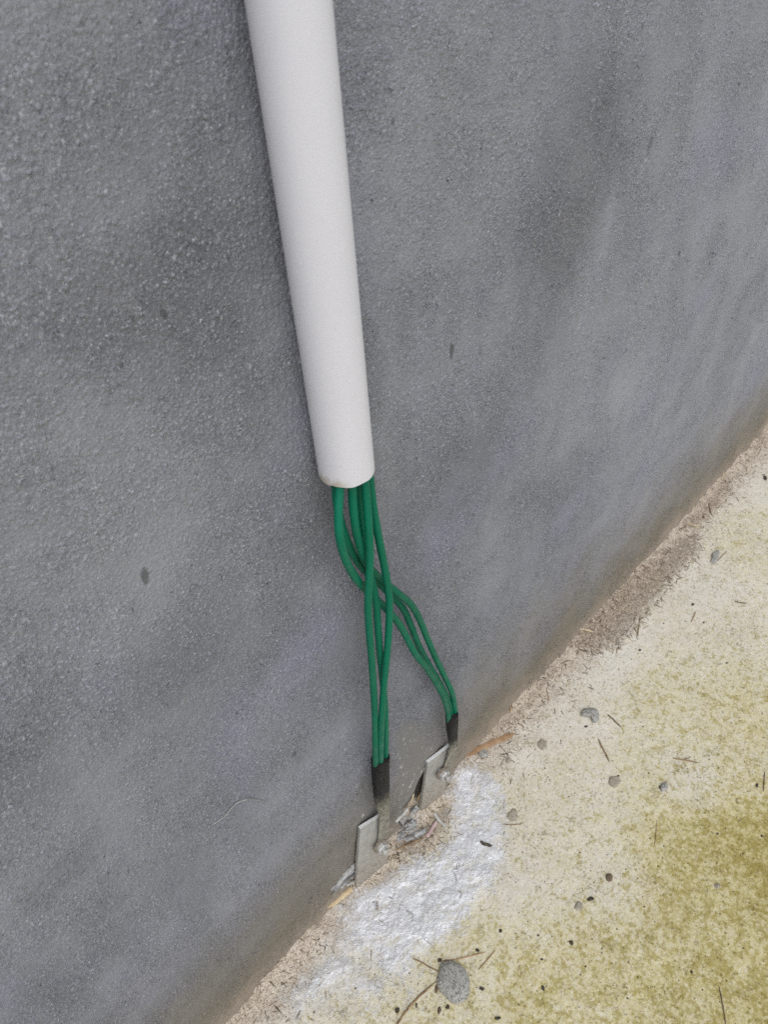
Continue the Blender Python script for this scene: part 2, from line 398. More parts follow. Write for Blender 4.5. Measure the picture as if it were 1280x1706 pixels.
DIRTS = [([(938, 1085), (965, 1030), (1020, 985), (1075, 945), (1120, 905), (1165, 890), (1172, 915), (1140, 950), (1110, 985), (1082, 1020), (1062, 1050), (1030, 1078), (985, 1090)], 0.0),
         ([(655, 1442), (655, 1405), (690, 1388), (725, 1360), (745, 1335), (752, 1360), (742, 1395), (700, 1428)], 0.0),
         ([(1120, 880), (1160, 850), (1200, 800), (1230, 790), (1280, 700), (1280, 735), (1200, 850), (1160, 890)], -0.003),
         ([(870, 1170), (905, 1120), (940, 1095), (935, 1130), (905, 1170), (880, 1200), (800, 1262), (790, 1240)], -0.006),
         ([(848, 1345), (870, 1340), (868, 1375), (850, 1430), (838, 1420)], -0.012),
         ([(550, 1540), (600, 1500), (640, 1460), (655, 1445), (600, 1510), (560, 1545)], -0.008),
         ([(1186, 948), (1190, 920), (1200, 918), (1200, 938)], 0.0)]
gx = axis(-0.12, 1.95, 0.0019, -40, 40); gy = axis(-0.66, 0.03, 0.0019, -40, 0.3)
AXg, AYg = np.meshgrid(gx, gy, indexing='ij')
silv = np.maximum.reduce([poly_sd(AXg, AYg, G2(SILVER)), poly_sd(AXg, AYg, G2(SILVER2)) + 0.004, poly_sd(AXg, AYg, G2(SILVER5)) * 0.4 - 0.012, poly_sd(AXg, AYg, G2(SILVER3)) * 0.5 - 0.012, poly_sd(AXg, AYg, G2(SILVER4)) - 0.002])
dirt = np.maximum.reduce([poly_sd(AXg, AYg, G2(p)) + o for p, o in DIRTS])
def blob(u, v, r, k):
    p = at_ground(u, v); return k * np.exp(-(((AXg - p[0]) ** 2 + (AYg - p[1]) ** 2) / r ** 2))
MOSS = [(1280, 900, .2), (1100, 1150, .40), (1240, 1200, .45), (960, 1300, .05), (1000, 1450, .15), (1250, 1400, 1.05), (1180, 1385, .9), (1150, 1480, .85), (900, 1650, .65), (1100, 1650, .7),
        (700, 1690, .35), (1260, 1650, .95), (1100, 850, -.5), (900, 1200, -.4), (1000, 1100, -.4), (850, 1450, -.15), (800, 1600, .35), (600, 1690, .1), (1150, 1310, .2), (1230, 780, -.3), (1030, 1600, .65), (1100, 1010, -.2), (400, 1700, -.5), (560, 1600, -.5)]
num = 0; den = 0
for u_, v_, k_ in MOSS:
    p = at_ground(u_, v_); w_ = 1 / ((AXg - p[0]) ** 2 + (AYg - p[1]) ** 2 + 0.03 ** 2) ** 1.7; num = num + w_ * k_; den = den + w_
moss = num / den
zg = 0.0035 * fbm(AXg * 9, AYg * 9, 21, 4) + 0.013 * sstep(-0.055, 0.004, AYg) ** 2 * (1 + 2.2 * fbm(AXg * 26, AYg * 26, 77, 4))
zg += 0.004 * sstep(-0.006, 0.02, dirt + 0.02 * fbm(AXg * 60, AYg * 60, 5)) * (0.6 + 1.2 * fbm(AXg * 90, AYg * 90, 8))
zg += sstep(-0.004, 0.02, silv) * (0.002 + 0.007 * np.abs(fbm(AXg * 22, AYg * 22, 31, 4)) + 0.0012 * fbm(AXg * 120, AYg * 120, 33, 3))
far = sstep(2.5, 6.0, np.hypot(AXg, AYg)); zg *= 1 - far
ground = big_mesh('ground', np.stack([AXg, AYg, zg], -1).reshape(-1, 3), grid_faces(*AXg.shape), ground_material(), {'silver': silv, 'dirt': dirt, 'moss': moss})
tag(ground, 'pale concrete ground with olive algae and spilled silver paint', 'ground', kind='structure')
def ground_z(x, y):
    i = min(max(np.searchsorted(gx, x), 0), len(gx) - 1); j = min(max(np.searchsorted(gy, y), 0), len(gy) - 1)
    return float(zg[i, j]) + 0.0013

# ------------------------------------------------------------------ materials of the things
def simple(name, c1, c2, sc, rough=0.6, metal=0.0, bump=0.0, bsc=None, spec=0.5, lo=0.35, hi=0.65, det=4):
    N = NT(name)
    f = N.noise(sc, det, 0.62)
    N.set(Base_Color=N.mix(N.map(f, lo, hi), c1, c2), Roughness=rough, Metallic=metal)
    N.p.inputs['Specular IOR Level'].default_value = spec
    if bump: N.bump(N.noise(bsc or sc * 2, 3, 0.6), bump)
    return N.m
def pvc_material():
    N = NT('white_pvc')
    c = N.mix(N.map(N.noise(14, 3, 0.6, N.scale(N.co, (1, 1, 0.25))), 0.35, 0.7), (0.63, 0.62, 0.655), (0.665, 0.655, 0.69))
    z = N.xyz()[2]
    g = N.map(N.add(z, N.mul(N.add(N.noise(130, 5, 0.7), -0.5), 0.034)), 0.0, 0.010, 0.75, 0.0)
    x = N.map(N.xyz()[0], -0.025, -0.012, 1.0, 0.0)
    c = N.mix(N.mul(g, x), c, (0.36, 0.30, 0.20))
    c = N.mix(N.map(N.noise(62, 5, 0.7), 0.70, 0.76, 0.0, 0.35), c, (0.45, 0.43, 0.40))
    N.set(Base_Color=c, Roughness=N.map(N.noise(30, 3), 0.3, 0.7, 0.36, 0.48))
    N.bump(N.noise(18, 2, 0.5, N.scale(N.co, (1, 1, 0.3))), 0.0006)
    return N.m
def sleeve_material(z0, z1):             # black heat-shrink, caked with pale dust towards the lug
    N = NT('heat_shrink')
    z = N.xyz()[2]
    f = N.map(N.add(z, N.mul(N.add(N.noise(190, 5, 0.7), -0.5), 0.060)), z0, z1, 1.0, 0.0)
    c = N.mix(N.noise(500, 2), (0.005, 0.005, 0.0055), (0.012, 0.0115, 0.011))
    c = N.mix(N.map(N.noise(160, 4, 0.7), 0.5, 0.7, 0.0, 0.25), c, (0.055, 0.05, 0.043))
    c = N.mix(f, c, N.mix(N.map(N.noise(260, 4, 0.7), 0.35, 0.6), (0.10, 0.092, 0.070), (0.34, 0.315, 0.255)))
    N.set(Base_Color=c, Roughness=N.map(f, 0, 1, 0.5, 0.85)); N.p.inputs['Specular IOR Level'].default_value = 0.2; N.bump(N.noise(240, 4, 0.65), 0.0022)
    return N.m
def steel_material():                    # galvanised plate, dull, mud-stained towards the ground
    N = NT('dull_galvanised_steel')
    z = N.xyz()[2]
    f = N.map(N.add(z, N.mul(N.add(N.noise(40, 4, 0.65), -0.5), 0.08)), 0.0, 0.15, 1.0, 0.12)
    c = N.mix(N.map(N.noise(70, 4, 0.6), 0.35, 0.65), (0.40, 0.40, 0.375), (0.50, 0.50, 0.47))
    mud = N.mix(N.map(N.noise(220, 4, 0.7), 0.38, 0.62), (0.22, 0.185, 0.14), (0.39, 0.34, 0.27))
    c = N.mix(N.mul(f, 0.85), c, mud)
    sp = N.map(N.vor(230), 0.12, 0.22, 1.0, 0.0)
    c = N.mix(N.mul(sp, N.map(N.noise(90, 2), 0.52, 0.6, 0, 0.8)), c, (0.10, 0.078, 0.05))
    N.set(Base_Color=c, Roughness=N.map(f, 0, 1, 0.42, 0.72), Metallic=N.map(f, 0, 1, 0.45, 0.1))
    N.bump(N.noise(300, 4, 0.65), 0.0006)
    return N.m
M_PVC = pvc_material()
M_EDGE = simple('pale_steel_edge', (0.78, 0.78, 0.76), (0.92, 0.92, 0.90), 260, 0.4, 0.2, 0.0005, 500)
M_STEEL = steel_material()
M_LUG = simple('dusty_tinned_copper', (0.185, 0.17, 0.135), (0.32, 0.295, 0.24), 120, 0.62, 0.2, 0.0009, 320)
M_BOLT = simple('zinc_bolt', (0.42, 0.41, 0.38), (0.62, 0.61, 0.58), 120, 0.4, 0.5)
M_WASHER = simple('rust_stained_washer', (0.19, 0.145, 0.105), (0.30, 0.26, 0.21), 240, 0.6, 0.2, 0.0005, 500)
M_GREEN = NT('green_cable_sheath')
_f = M_GREEN.noise(24, 3, 0.6, M_GREEN.scale(M_GREEN.co, (1, 1, 0.35)))
_c = M_GREEN.mix(M_GREEN.map(_f, 0.35, 0.68), (0.001, 0.120, 0.066), (0.0015, 0.150, 0.083))
_c = M_GREEN.mix(M_GREEN.map(M_GREEN.noise(130, 4, 0.7), 0.60, 0.75, 0.0, 0.30), _c, (0.04, 0.145, 0.095))
M_GREEN.set(Base_Color=_c, Roughness=M_GREEN.map(M_GREEN.noise(60, 3), 0.3, 0.7, 0.40, 0.58))
M_GREEN.p.inputs['Specular IOR Level'].default_value = 0.2
M_GREEN.bump(M_GREEN.noise(90, 3), 0.0006); M_GREEN = M_GREEN.m
M_WOOD = simple('weathered_tan_wood', (0.33, 0.195, 0.10), (0.46, 0.30, 0.17), 60, 0.75, 0, 0.0008, 200)
M_PALEWOOD = simple('pale_split_wood', (0.50, 0.37, 0.20), (0.66, 0.52, 0.32), 70, 0.75, 0, 0.0008, 200)
M_TWIG = simple('brown_dry_twig', (0.19, 0.115, 0.055), (0.34, 0.23, 0.125), 120, 0.8, 0, 0.0005, 400)
M_DARKTWIG = simple('dark_dry_twig', (0.10, 0.07, 0.042), (0.20, 0.145, 0.09), 120, 0.8, 0, 0.0005, 400)
M_STRAW = simple('pale_dry_straw', (0.46, 0.36, 0.22), (0.64, 0.54, 0.38), 150, 0.7)
M_FIBRE = simple('grey_dry_fibre', (0.26, 0.255, 0.25), (0.40, 0.395, 0.38), 150, 0.6)
M_CRUMB = simple('dark_crumb', (0.035, 0.028, 0.018), (0.11, 0.09, 0.062), 400, 0.8, 0, 0.001, 700)
M_STONE = simple('grey_stone', (0.20, 0.195, 0.17), (0.46, 0.445, 0.40), 330, 0.85, 0, 0.0018, 500, lo=0.36, hi=0.56)
M_TANSTONE = simple('tan_embedded_stone', (0.32, 0.28, 0.20), (0.46, 0.42, 0.33), 260, 0.9, 0, 0.0012, 500)
M_MORTAR = simple('silver_splashed_mortar', (0.22, 0.21, 0.195), (0.56, 0.55, 0.53), 170, 0.6, 0.2, 0.003, 260)
M_TINSTRIP = simple('dull_tin_strip', (0.22, 0.215, 0.205), (0.36, 0.35, 0.335), 120, 0.45, 0.5, 0.0006, 300)
M_PALE = simple('chalky_white_plastic', (0.44, 0.42, 0.38), (0.60, 0.58, 0.54), 140, 0.6, 0, 0.0006, 300)
M_PINK = simple('faded_pink_plastic', (0.52, 0.34, 0.33), (0.66, 0.49, 0.47), 140, 0.6, 0, 0.0006, 300)

# ------------------------------------------------------------------ pipe
PX, PY, PR = 0.3365, -0.0290, 0.025
def make_pipe():
    zb = at_wall(565, 814, PY - 0.0195)[2] - 0.0075
    seg = 96; prof = [(PR - 0.0024, 0.7), (PR - 0.0024, 0.02), (PR - 0.0024, 0.0012), (PR - 0.0022, 0.0), (PR - 0.0002, 0.0), (PR, 0.0002), (PR, 0.02), (PR, 0.25), (PR, 0.7)]
    V = []; Fs = []
    for j, (r, z) in enumerate(prof):
        for k in range(seg):
            a = 2 * math.pi * k / seg
            saw = 0.0006 * math.sin(a * 2 + 0.6) + 0.0005 * math.sin(a * 7 + 1) if z < 0.015 else 0
            notch = 0.0009 * math.exp(-((math.degrees(a) - 196) / 5) ** 2) + 0.0006 * math.exp(-((math.degrees(a) - 290) / 9) ** 2) if z < 0.015 else 0
            V.append((r * math.cos(a), r * math.sin(a), z + saw + notch))
    for j in range(len(prof) - 1):
        for k in range(seg):
            k2 = (k + 1) % seg
            Fs.append((j * seg + k, j * seg + k2, (j + 1) * seg + k2, (j + 1) * seg + k))
    j = len(prof) - 1
    for k in range(seg):
        k2 = (k + 1) % seg; Fs.append((j * seg + k, j * seg + k2, k2, k))
    o = link_mesh('conduit_pipe', V, Fs, M_PVC); o.location = (PX, PY, zb)
    auto_smooth(o, 28)
    tag(o, 'white plastic conduit pipe running down the grey wall with open cut end', 'pipe')
    return zb
ZB = make_pipe()

# ------------------------------------------------------------------ plates
def make_plate(tl, bl, br, ybl, ytl, label, bolt_px, tr):
    BL = at_ground(*bl); BR = at_ground(*br); TL = at_wall(*tl, ytl)
    BL = np.array([BL[0], ybl[0], 0.0]); BR = np.array([BR[0], ybl[1], 0.0])
    side_v = BR - BL; up_v = TL - BL
    n = np.cross(side_v, up_v); n /= np.linalg.norm(n)
    if n[1] > 0: n = -n
    TR = at_plane(*tr, BL, n)
    lowL = BL - up_v * 0.12; lowR = BR - up_v * 0.12
    t = 0.0055; root = empty('steel_plate', (BL + BR) / 2)
    tag(root, label, 'metal plate', 'steel plates standing at the wall foot')
    # front outline with small knocks, thick slab
    cor = [lowL, lowR, TR, TL]; loop = []
    for i in range(4):
        a, b = cor[i], cor[(i + 1) % 4]
        for k in range(8):
            loop.append(a + (b - a) * k / 8 + (side_v / np.linalg.norm(side_v)) * random.uniform(-.0004, .0004) + np.array([0, 0, random.uniform(-.0004, .0004)]))
    nl = len(loop); V = loop + [p - n * t for p in loop]
    Fs = [tuple(range(nl)), tuple(range(2 * nl - 1, nl - 1, -1))] + [(k, (k + 1) % nl, nl + (k + 1) % nl, nl + k) for k in range(nl)]
    o = link_mesh('plate_body', V, Fs, M_STEEL, smooth=False); o.data.materials.append(M_EDGE)
    bm = bmesh.new(); bm.from_mesh(o.data); bmesh.ops.recalc_face_normals(bm, faces=bm.faces)
    bmesh.ops.bevel(bm, geom=[e for e in bm.edges if len(e.link_faces) == 2 and e.calc_face_angle(0) > 0.9], offset=0.0005, segments=2, affect='EDGES')
    for f in bm.faces:
        if f.normal.z > 0.75: f.material_index = 1  # upward edge toned paler than the plate faces
    bm.to_mesh(o.data); bm.free(); adopt(o, root)
    # bolt through the lug
    c = at_plane(*bolt_px, BL, n, 0.006)
    X = side_v / np.linalg.norm(side_v); U = np.cross(n, X)
    def prism(r, h0, h1, seg, rot=0.0, ch=0.0):
        V = []; prof = [(r * 0.0 + r, h0), (r, h1 - ch), (r - ch, h1)]
        for rr, h in prof:
            for k in range(seg):
                a = 2 * math.pi * k / seg + rot
                V.append(c + X * rr * math.cos(a) + U * rr * math.sin(a) + n * h)
        Fs = [(j * seg + k, j * seg + (k + 1) % seg, (j + 1) * seg + (k + 1) % seg, (j + 1) * seg + k) for j in range(2) for k in range(seg)]
        Fs += [tuple(range(seg - 1, -1, -1)), tuple(2 * seg + k for k in range(seg))]
        return V, Fs
    bolt = adopt(auto_smooth(link_mesh('bolt', *prism(0.0052, -0.008, 0.0150, 20, 0, 0.0010), M_BOLT), 35), root)
    wsh = auto_smooth(link_mesh('washer', *prism(0.0125, -0.0012, 0.0018, 32, 0, 0.0004), M_WASHER), 35)
    nut = auto_smooth(link_mesh('nut', *prism(0.0100, 0.0018, 0.0085, 6, 0.35, 0.0008), M_BOLT), 25)
    for q in (wsh, nut):
        q.parent = bolt
    return BL, n, X, U
PLA = make_plate((600, 1381), (593, 1486), (645, 1440), (-0.0172, -0.0252), -0.0095, 'dull steel plate nearer the camera with bolted lug of left cable bundle', (634, 1409), (647, 1352))
PLB = make_plate((713, 1271), (700, 1360), (740, 1326), (-0.0124, -0.0196), -0.0085, 'mud stained steel plate farther along the wall with right cable lug', (738, 1288), (755, 1239))

# ------------------------------------------------------------------ lugs
def make_lug(rows, pl, label, sleeve_end, dust):
    """rows: u, v, half width px, half thickness mm, offset from the plate mm"""
    BL, n, X, U = pl
    pts = [at_plane(u, v, BL, n, o * 0.001) for u, v, _, _, o in rows]
    wid = [r[2] * mm_per_px(p) for r, p in zip(rows, pts)]; th = [r[3] * 0.001 for r in rows]
    def ip(a): return spline([np.array([q]) for q in a], 6)[:, 0]
    P, Wd, Th = spline(pts, 6), ip(wid), ip(th)
    k = sleeve_end * 6 + 1
    root = empty('cable_lug', pts[-1]); tag(root, label, 'cable lug', 'lugs bolted to the plates')
    s = adopt(link_mesh('shrink_sleeve', *sweep(P[:k], Wd[:k], 28, flat=Th[:k], up=n, power=2.6, wob=0.018), sleeve_material(*dust)), root)
    # lug: barrel inside the sleeve, palm flattened and rounded at its end
    j = max(0, k - 5)
    Wp = Wd[j:].copy(); Tp = Th[j:].copy(); Wp[:5] *= 0.93; Tp[:5] *= 0.9
    adopt(auto_smooth(link_mesh('lug_palm', *sweep(P[j:], Wp, 28, flat=Tp, up=n, power=3.2, wob=0.008), M_LUG), 50), root)
    return root
LUG_A = [(634, 1262, 16.2, 10.0, 24), (634, 1280, 15.6, 9.6, 23), (635, 1305, 15.4, 8.4, 20), (636.5, 1326, 14.6, 7.0, 16), (638.5, 1342, 12.6, 5.0, 11), (640, 1354, 10.6, 3.6, 7.5),
         (640.5, 1368, 11.2, 2.6, 5.2), (640, 1384, 11.8, 2.2, 4.2), (638, 1399, 11.6, 2.0, 3.8), (636.5, 1410, 9.6, 1.9, 3.8), (635.5, 1417, 4.6, 1.6, 3.8)]
LUG_B = [(753, 1190, 10.9, 8.6, 21), (753.5, 1204, 10.5, 8.4, 20), (754, 1218, 9.6, 7.0, 16.5), (755, 1232, 8.8, 5.6, 12.5), (755.5, 1243, 8.4, 4.2, 9),
         (753, 1256, 9.8, 2.8, 6), (749.5, 1268, 10.6, 2.2, 4.4), (745.5, 1280, 10.6, 2.0, 3.8), (742, 1289, 9.0, 1.9, 3.8), (739.5, 1295, 4.2, 1.6, 3.8)]
def zpl(u, v, pl): return at_plane(u, v, pl[0], pl[1], 0.012)[2]
make_lug(LUG_A, PLA, 'black taped cable lug under three cables, on the nearer plate', 5, (zpl(636, 1350, PLA), zpl(636, 1300, PLA)))
make_lug(LUG_B, PLB, 'black taped cable lug with dusty grey end, on the farther plate', 4, (zpl(755, 1248, PLB), zpl(755, 1222, PLB)))

# ------------------------------------------------------------------ cables (u, v, y)
CABLES = [
 ('green cable bowing out farthest left below the pipe then crossing to right plate', [(571, 770, -.034), (566, 815, -.037), (564, 860, -.042), (566.5, 897, -.046), (576, 932, -.044), (592, 962, -.038), (612, 985, -.030), (632, 1003, -.030), (652, 1023, -.034), (667, 1042, -.036), (679, 1064, -.037), (693, 1090, -.038), (711, 1113, -.038), (727, 1138, -.037), (739.5, 1162, -.035), (746.5, 1186, -.029), (748.5, 1202, -.027)]),
 ('green cable crossing the bundle to the rightmost strand above right plate', [(588, 770, -.036), (587, 815, -.037), (591, 868, -.040), (599.5, 910, -.038), (611, 938, -.034), (628, 958, -.028), (648, 976, -.032), (664, 989, -.036), (684, 1006, -.036), (699, 1031, -.034), (711.5, 1062, -.032), (728, 1100, -.030), (743, 1131, -.030), (754.5, 1158, -.030), (758.5, 1186, -.028), (757.5, 1202, -.027)]),
 ('shaded green cable partly hidden behind the leftmost bowing strand', [(566, 770, -.024), (560, 815, -.026), (566, 862, -.027), (577, 897, -.027), (591, 928, -.024), (608, 950, -.018), (632, 972, -.017), (654, 994, -.022), (672, 1014, -.025), (685, 1043, -.026), (699, 1078, -.026), (715, 1108, -.025), (734, 1140, -.025), (748, 1170, -.025), (753, 1202, -.026)]),
 ('green cable hanging straight in front, left strand of the left bundle', [(604, 770, -.036), (608, 800, -.038), (614, 872, -.046), (616.5, 925, -.046), (614.5, 975, -.045), (613.5, 1010, -.044), (615, 1045, -.043), (619, 1093, -.042), (622.5, 1146, -.040), (625, 1199, -.039), (625.5, 1255, -.031), (626.5, 1275, -.026)]),
 ('dark shaded green cable hanging behind the left bundle', [(592, 770, -.024), (596, 815, -.025), (603, 872, -.026), (611, 925, -.026), (620, 968, -.030), (627, 1005, -.033), (630, 1050, -.034), (633.5, 1090, -.034), (637.5, 1130, -.033), (641.5, 1175, -.033), (643, 1220, -.033), (642.5, 1255, -.029), (641, 1275, -.026)]),
 ('green cable edging right past pipe rim then down the left bundle front', [(609, 750, -.028), (616, 795, -.030), (622, 845, -.034), (629, 885, -.037), (639, 935, -.040), (647, 980, -.042), (649, 1010, -.043), (648, 1050, -.043), (644.5, 1095, -.043), (639.5, 1146, -.043), (636, 1199, -.044), (634.5, 1250, -.035), (634.5, 1275, -.027)]),
]
for lab, pts in CABLES:
    P = spline([at_wall(u, v, y) for u, v, y in pts], 8)
    if P[0][2] < ZB + 0.05: pass
    o = link_mesh('ground_cable', *sweep(P, 0.0041, 20, wob=0.006), M_GREEN)
    tag(o, lab, 'cable', 'green earthing cables from the pipe')

# ------------------------------------------------------------------ loose bits on the ground
def stick(name, pts, r_px, mat, label, cat='twig', group=None, flat=1.0, lift=0.0, taper=(0.45, 0.3), seg=8, kink=0.0, on='ground', wob=0.10):
    W = []
    for i, p in enumerate(pts):
        if len(p) == 3: q = at_wall(p[0], p[1], p[2])
        else:
            q = at_ground(*p)
            r = r_px * mm_per_px(q)
            q = at_ground(p[0], p[1], ground_z(q[0], q[1]) + r * flat * 0.9 + lift)
        W.append(q)
    P = spline(W, 6); n = len(P); r0 = r_px * mm_per_px(P[n // 2])
    t = np.linspace(0, 1, n)
    rad = r0 * np.minimum(1, np.minimum(taper[0] + t * 4, taper[1] + (1 - t) * 4))
    P = P + rng.normal(0, r0 * (0.18 if r_px < 2 else 0.05), P.shape) * np.minimum(1, np.minimum(t, 1 - t) * 8)[:, None]
    up = (0, 0, 1) if on == 'ground' else (0, -1, 0)
    o = link_mesh(name, *sweep(P, rad, seg, flat=rad * flat, up=up, wob=wob), mat)
    auto_smooth(o, 60)
    return tag(o, label, cat, group)
def stone(name, outline, h, mat, label, cat, group=None, sink=0.0, seed=0, bumpy=0.12, flatness=0.55):
    """outline (photo pixels) laid on the ground, domed to height h with its own irregular top"""
    P = np.array([at_ground(*p) for p in outline]); c = P.mean(0)
    L = spline(list(P) + [P[0]], 5)[:-1]; n = len(L)
    gz = ground_z(c[0], c[1]) - 0.0015 - sink
    V = []; Fs = []; R_ = np.random.default_rng(seed + 100)
    levels = [(0.86, -0.12), (0.97, 0.10), (1.0, 0.34), (0.95, 0.62), (0.80, 0.84), (flatness, 0.97), (0.28, 1.0)]
    for s_, z_ in levels:
        for k in range(n):
            j = 1 + R_.uniform(-bumpy, bumpy) * 0.25
            q = c + (L[k] - c) * s_ * j
            zz = gz + h * z_ * (1 + 0.35 * float(fbm(np.array(q[0] * 90.0 + seed), np.array(q[1] * 90.0), seed, 3))) + R_.uniform(-1, 1) * bumpy * h * 0.25
            V.append((q[0], q[1], zz))
    for j in range(len(levels) - 1):
        for k in range(n):
            k2 = (k + 1) % n; Fs.append((j * n + k, j * n + k2, (j + 1) * n + k2, (j + 1) * n + k))
    V.append((c[0], c[1], gz + h * 1.0)); t = len(V) - 1; j = len(levels) - 1
    for k in range(n): Fs.append((j * n + k, j * n + (k + 1) % n, t))
    Fs.append(tuple(range(n - 1, -1, -1)))
    o = link_mesh(name, V, Fs, mat); auto_smooth(o, 70)
    return tag(o, label, cat, group)
def ell(u, v, a, b, rot=0, n=11, seed=0, irr=0.16):
    R_ = np.random.default_rng(seed + 5); out = []
    for k in range(n):
        t = 2 * math.pi * k / n; r = 1 + R_.uniform(-irr, irr)
        x, y = a * r * math.cos(t), b * r * math.sin(t); cr, sr = math.cos(R(rot)), math.sin(R(rot))
        out.append((u + x * cr - y * sr, v + x * sr + y * cr))
    return out
def lump(name, c, rad, mat, label, cat, group=None, seed=0, rough=0.35):
    bm = bmesh.new(); bmesh.ops.create_icosphere(bm, subdivisions=4, radius=1.0)
    c = np.asarray(c)
    from mathutils import noise as mn
    for v in bm.verts:
        d = v.co.copy(); k = 1 + rough * mn.fractal(d * 1.6 + Vector((seed * 7.1, 0, 0)), 1.0, 2.0, 4) + rough * 0.35 * mn.noise(d * 9 + Vector((seed, 3, 0)))
        v.co = Vector((c[0] + d.x * rad[0] * k, c[1] + d.y * rad[1] * k, c[2] + d.z * rad[2] * k))
    me = bpy.data.meshes.new(name); bm.to_mesh(me); bm.free(); me.materials.append(mat)
    me.polygons.foreach_set('use_smooth', [True] * len(me.polygons))
    o = bpy.data.objects.new(name, me); COL.objects.link(o); return tag(o, label, cat, group)

# stones
stone('stone', [(735, 1606), (750, 1602), (766, 1608), (778, 1622), (783, 1640), (781, 1660), (770, 1672), (756, 1674), (742, 1662), (732, 1650), (728, 1636), (732, 1620)], 0.013, M_STONE, 'large flat grey stone with dark pits at lower middle, beside a long twig', 'stone', 'loose stones', seed=1, flatness=0.62)
stone('stone', [(968, 1188), (974, 1183), (984, 1182), (995, 1186), (999, 1195), (996, 1204), (988, 1205), (984, 1198), (976, 1196), (969, 1194)], 0.011, M_STONE, 'kidney shaped grey stone out on the pale concrete', 'stone', 'loose stones', seed=2)
stone('stone', ell(1107, 1312, 6.5, 8, 20, seed=3), 0.008, M_STONE, 'small grey stone with a dark side, right of middle on concrete', 'stone', 'loose stones', seed=3)
stone('stone', ell(1025, 1302, 9.5, 10, 0, seed=4), 0.004, M_TANSTONE, 'tan pebble set in the concrete left of the small grey stone', 'stone', 'pebbles in the concrete', seed=4, flatness=0.7)
stone('stone', ell(904, 1242, 7.5, 9, -35, seed=5), 0.004, M_TANSTONE, 'flat pebble set in the concrete right of the tan splinter', 'stone', 'pebbles in the concrete', seed=5, flatness=0.7)
stone('stone', ell(965, 1511, 7.5, 8, 0, seed=6), 0.004, M_TANSTONE, 'pale brown pebble set in the algae stained concrete, with a dark crumb above', 'stone', 'pebbles in the concrete', seed=6, flatness=0.7)
stone('stone', ell(805, 1259, 8, 7, 0, seed=7), 0.010, M_STONE, 'grey stone just below the tan wood splinter', 'stone', 'loose stones', seed=7)
stone('stone', ell(854, 1360, 9, 12, 10, seed=8), 0.003, M_TANSTONE, 'brownish flat pebble at the right edge of the silver paint', 'stone', 'pebbles in the concrete', seed=8, flatness=0.7)
stone('stone', ell(1196, 1477, 5, 4.5, 0, seed=9), 0.005, M_TANSTONE, 'little round pebble among the olive algae at right', 'stone', 'pebbles in the concrete', seed=9)
stone('stone', ell(1191, 930, 6, 12, 20, seed=10, irr=0.3), 0.006, M_STONE, 'brown grey clod beside the soil patch at the upper right', 'stone', 'loose stones', seed=10)
stone('stone', ell(848, 1268, 5, 5, 0, seed=11), 0.005, M_TANSTONE, 'small tan pebble below the tip of the tan splinter', 'stone', 'loose stones', seed=11)

# mortar crumbs in the broken gap between the plates
p = at_ground(684, 1376, 0.012); lump('mortar_lump', p, (0.011, 0.008, 0.011), M_MORTAR, 'silver splashed mortar lump in the gap between both plates', 'mortar lump', 'mortar lumps', 1)
p = at_ground(668, 1394, 0.010); lump('mortar_lump', p, (0.010, 0.007, 0.008), M_MORTAR, 'silver grey mortar lump close beside the nearer plate', 'mortar lump', 'mortar lumps', 2)
p = at_wall(692, 1350, -0.004); lump('mortar_lump', p, (0.008, 0.006, 0.010), M_MORTAR, 'rough mortar lump leaning against the farther plate', 'mortar lump', 'mortar lumps', 3)
p = at_wall(573, 1458, -0.004); lump('mortar_lump', p, (0.024, 0.005, 0.007), M_MORTAR, 'ragged silver mortar edge at the wall foot left of nearer plate', 'mortar lump', 'mortar lumps', 4)
stone('mortar_lump', [(672, 1400), (700, 1388), (712, 1384), (706, 1394), (690, 1402), (676, 1406)], 0.009, M_MORTAR, 'low ridge of mortar edging the brown soil pocket', 'mortar lump', 'mortar lumps', seed=20, bumpy=0.3)

# wood and strips
stick('wood_splinter', [(761, 1263), (776, 1257), (800, 1247), (826, 1235), (846, 1227), (858, 1222)], 5.2, M_WOOD, 'long tan wood splinter lying from the farther plate over the concrete', 'splinter', 'wood splinters', flat=0.16, lift=0.002, taper=(0.12, 0.25), wob=0.03)
stick('wood_splinter', [(545, 1513), (556, 1504), (570, 1493), (581, 1484), (587, 1480)], 4.6, M_PALEWOOD, 'yellowish split wood piece at the foot of the nearer plate', 'splinter', 'wood splinters', flat=0.5, lift=0.003, taper=(0.1, 0.5), wob=0.03)
stick('metal_strip', [(552, 1497, -.010), (562, 1483, -.010), (574, 1471, -.009), (584, 1461, -.006), (592, 1452, -.003)], 3.2, M_TINSTRIP, 'dull grey metal strip bent along the wall foot by nearer plate', 'metal strip', flat=0.35, taper=(0.3, 0.6), on='wall', wob=0.04)
stick('plastic_stick', [(579, 1475, -.012), (585, 1471, -.011), (592, 1467, -.009)], 2.2, M_PALE, 'short white stick poking out behind the nearer plate', 'stick', 'plastic sticks', taper=(0.7, 0.8), on='wall', wob=0.03)
stick('plastic_stick', [(660, 1369, -.020), (666, 1362, -.019), (673, 1355, -.018), (679, 1348, -.017)], 2.7, M_PALE, 'round white stick leaning between the two plates', 'stick', 'plastic sticks', taper=(0.9, 0.9), seg=12, on='wall', wob=0.02)
stick('plastic_stick', [(711, 1394), (718, 1384), (727, 1369)], 2.7, M_PINK, 'faded pink plastic stick in the brown soil pocket', 'stick', 'plastic sticks', flat=0.6, lift=0.003, taper=(0.7, 0.7), wob=0.03)
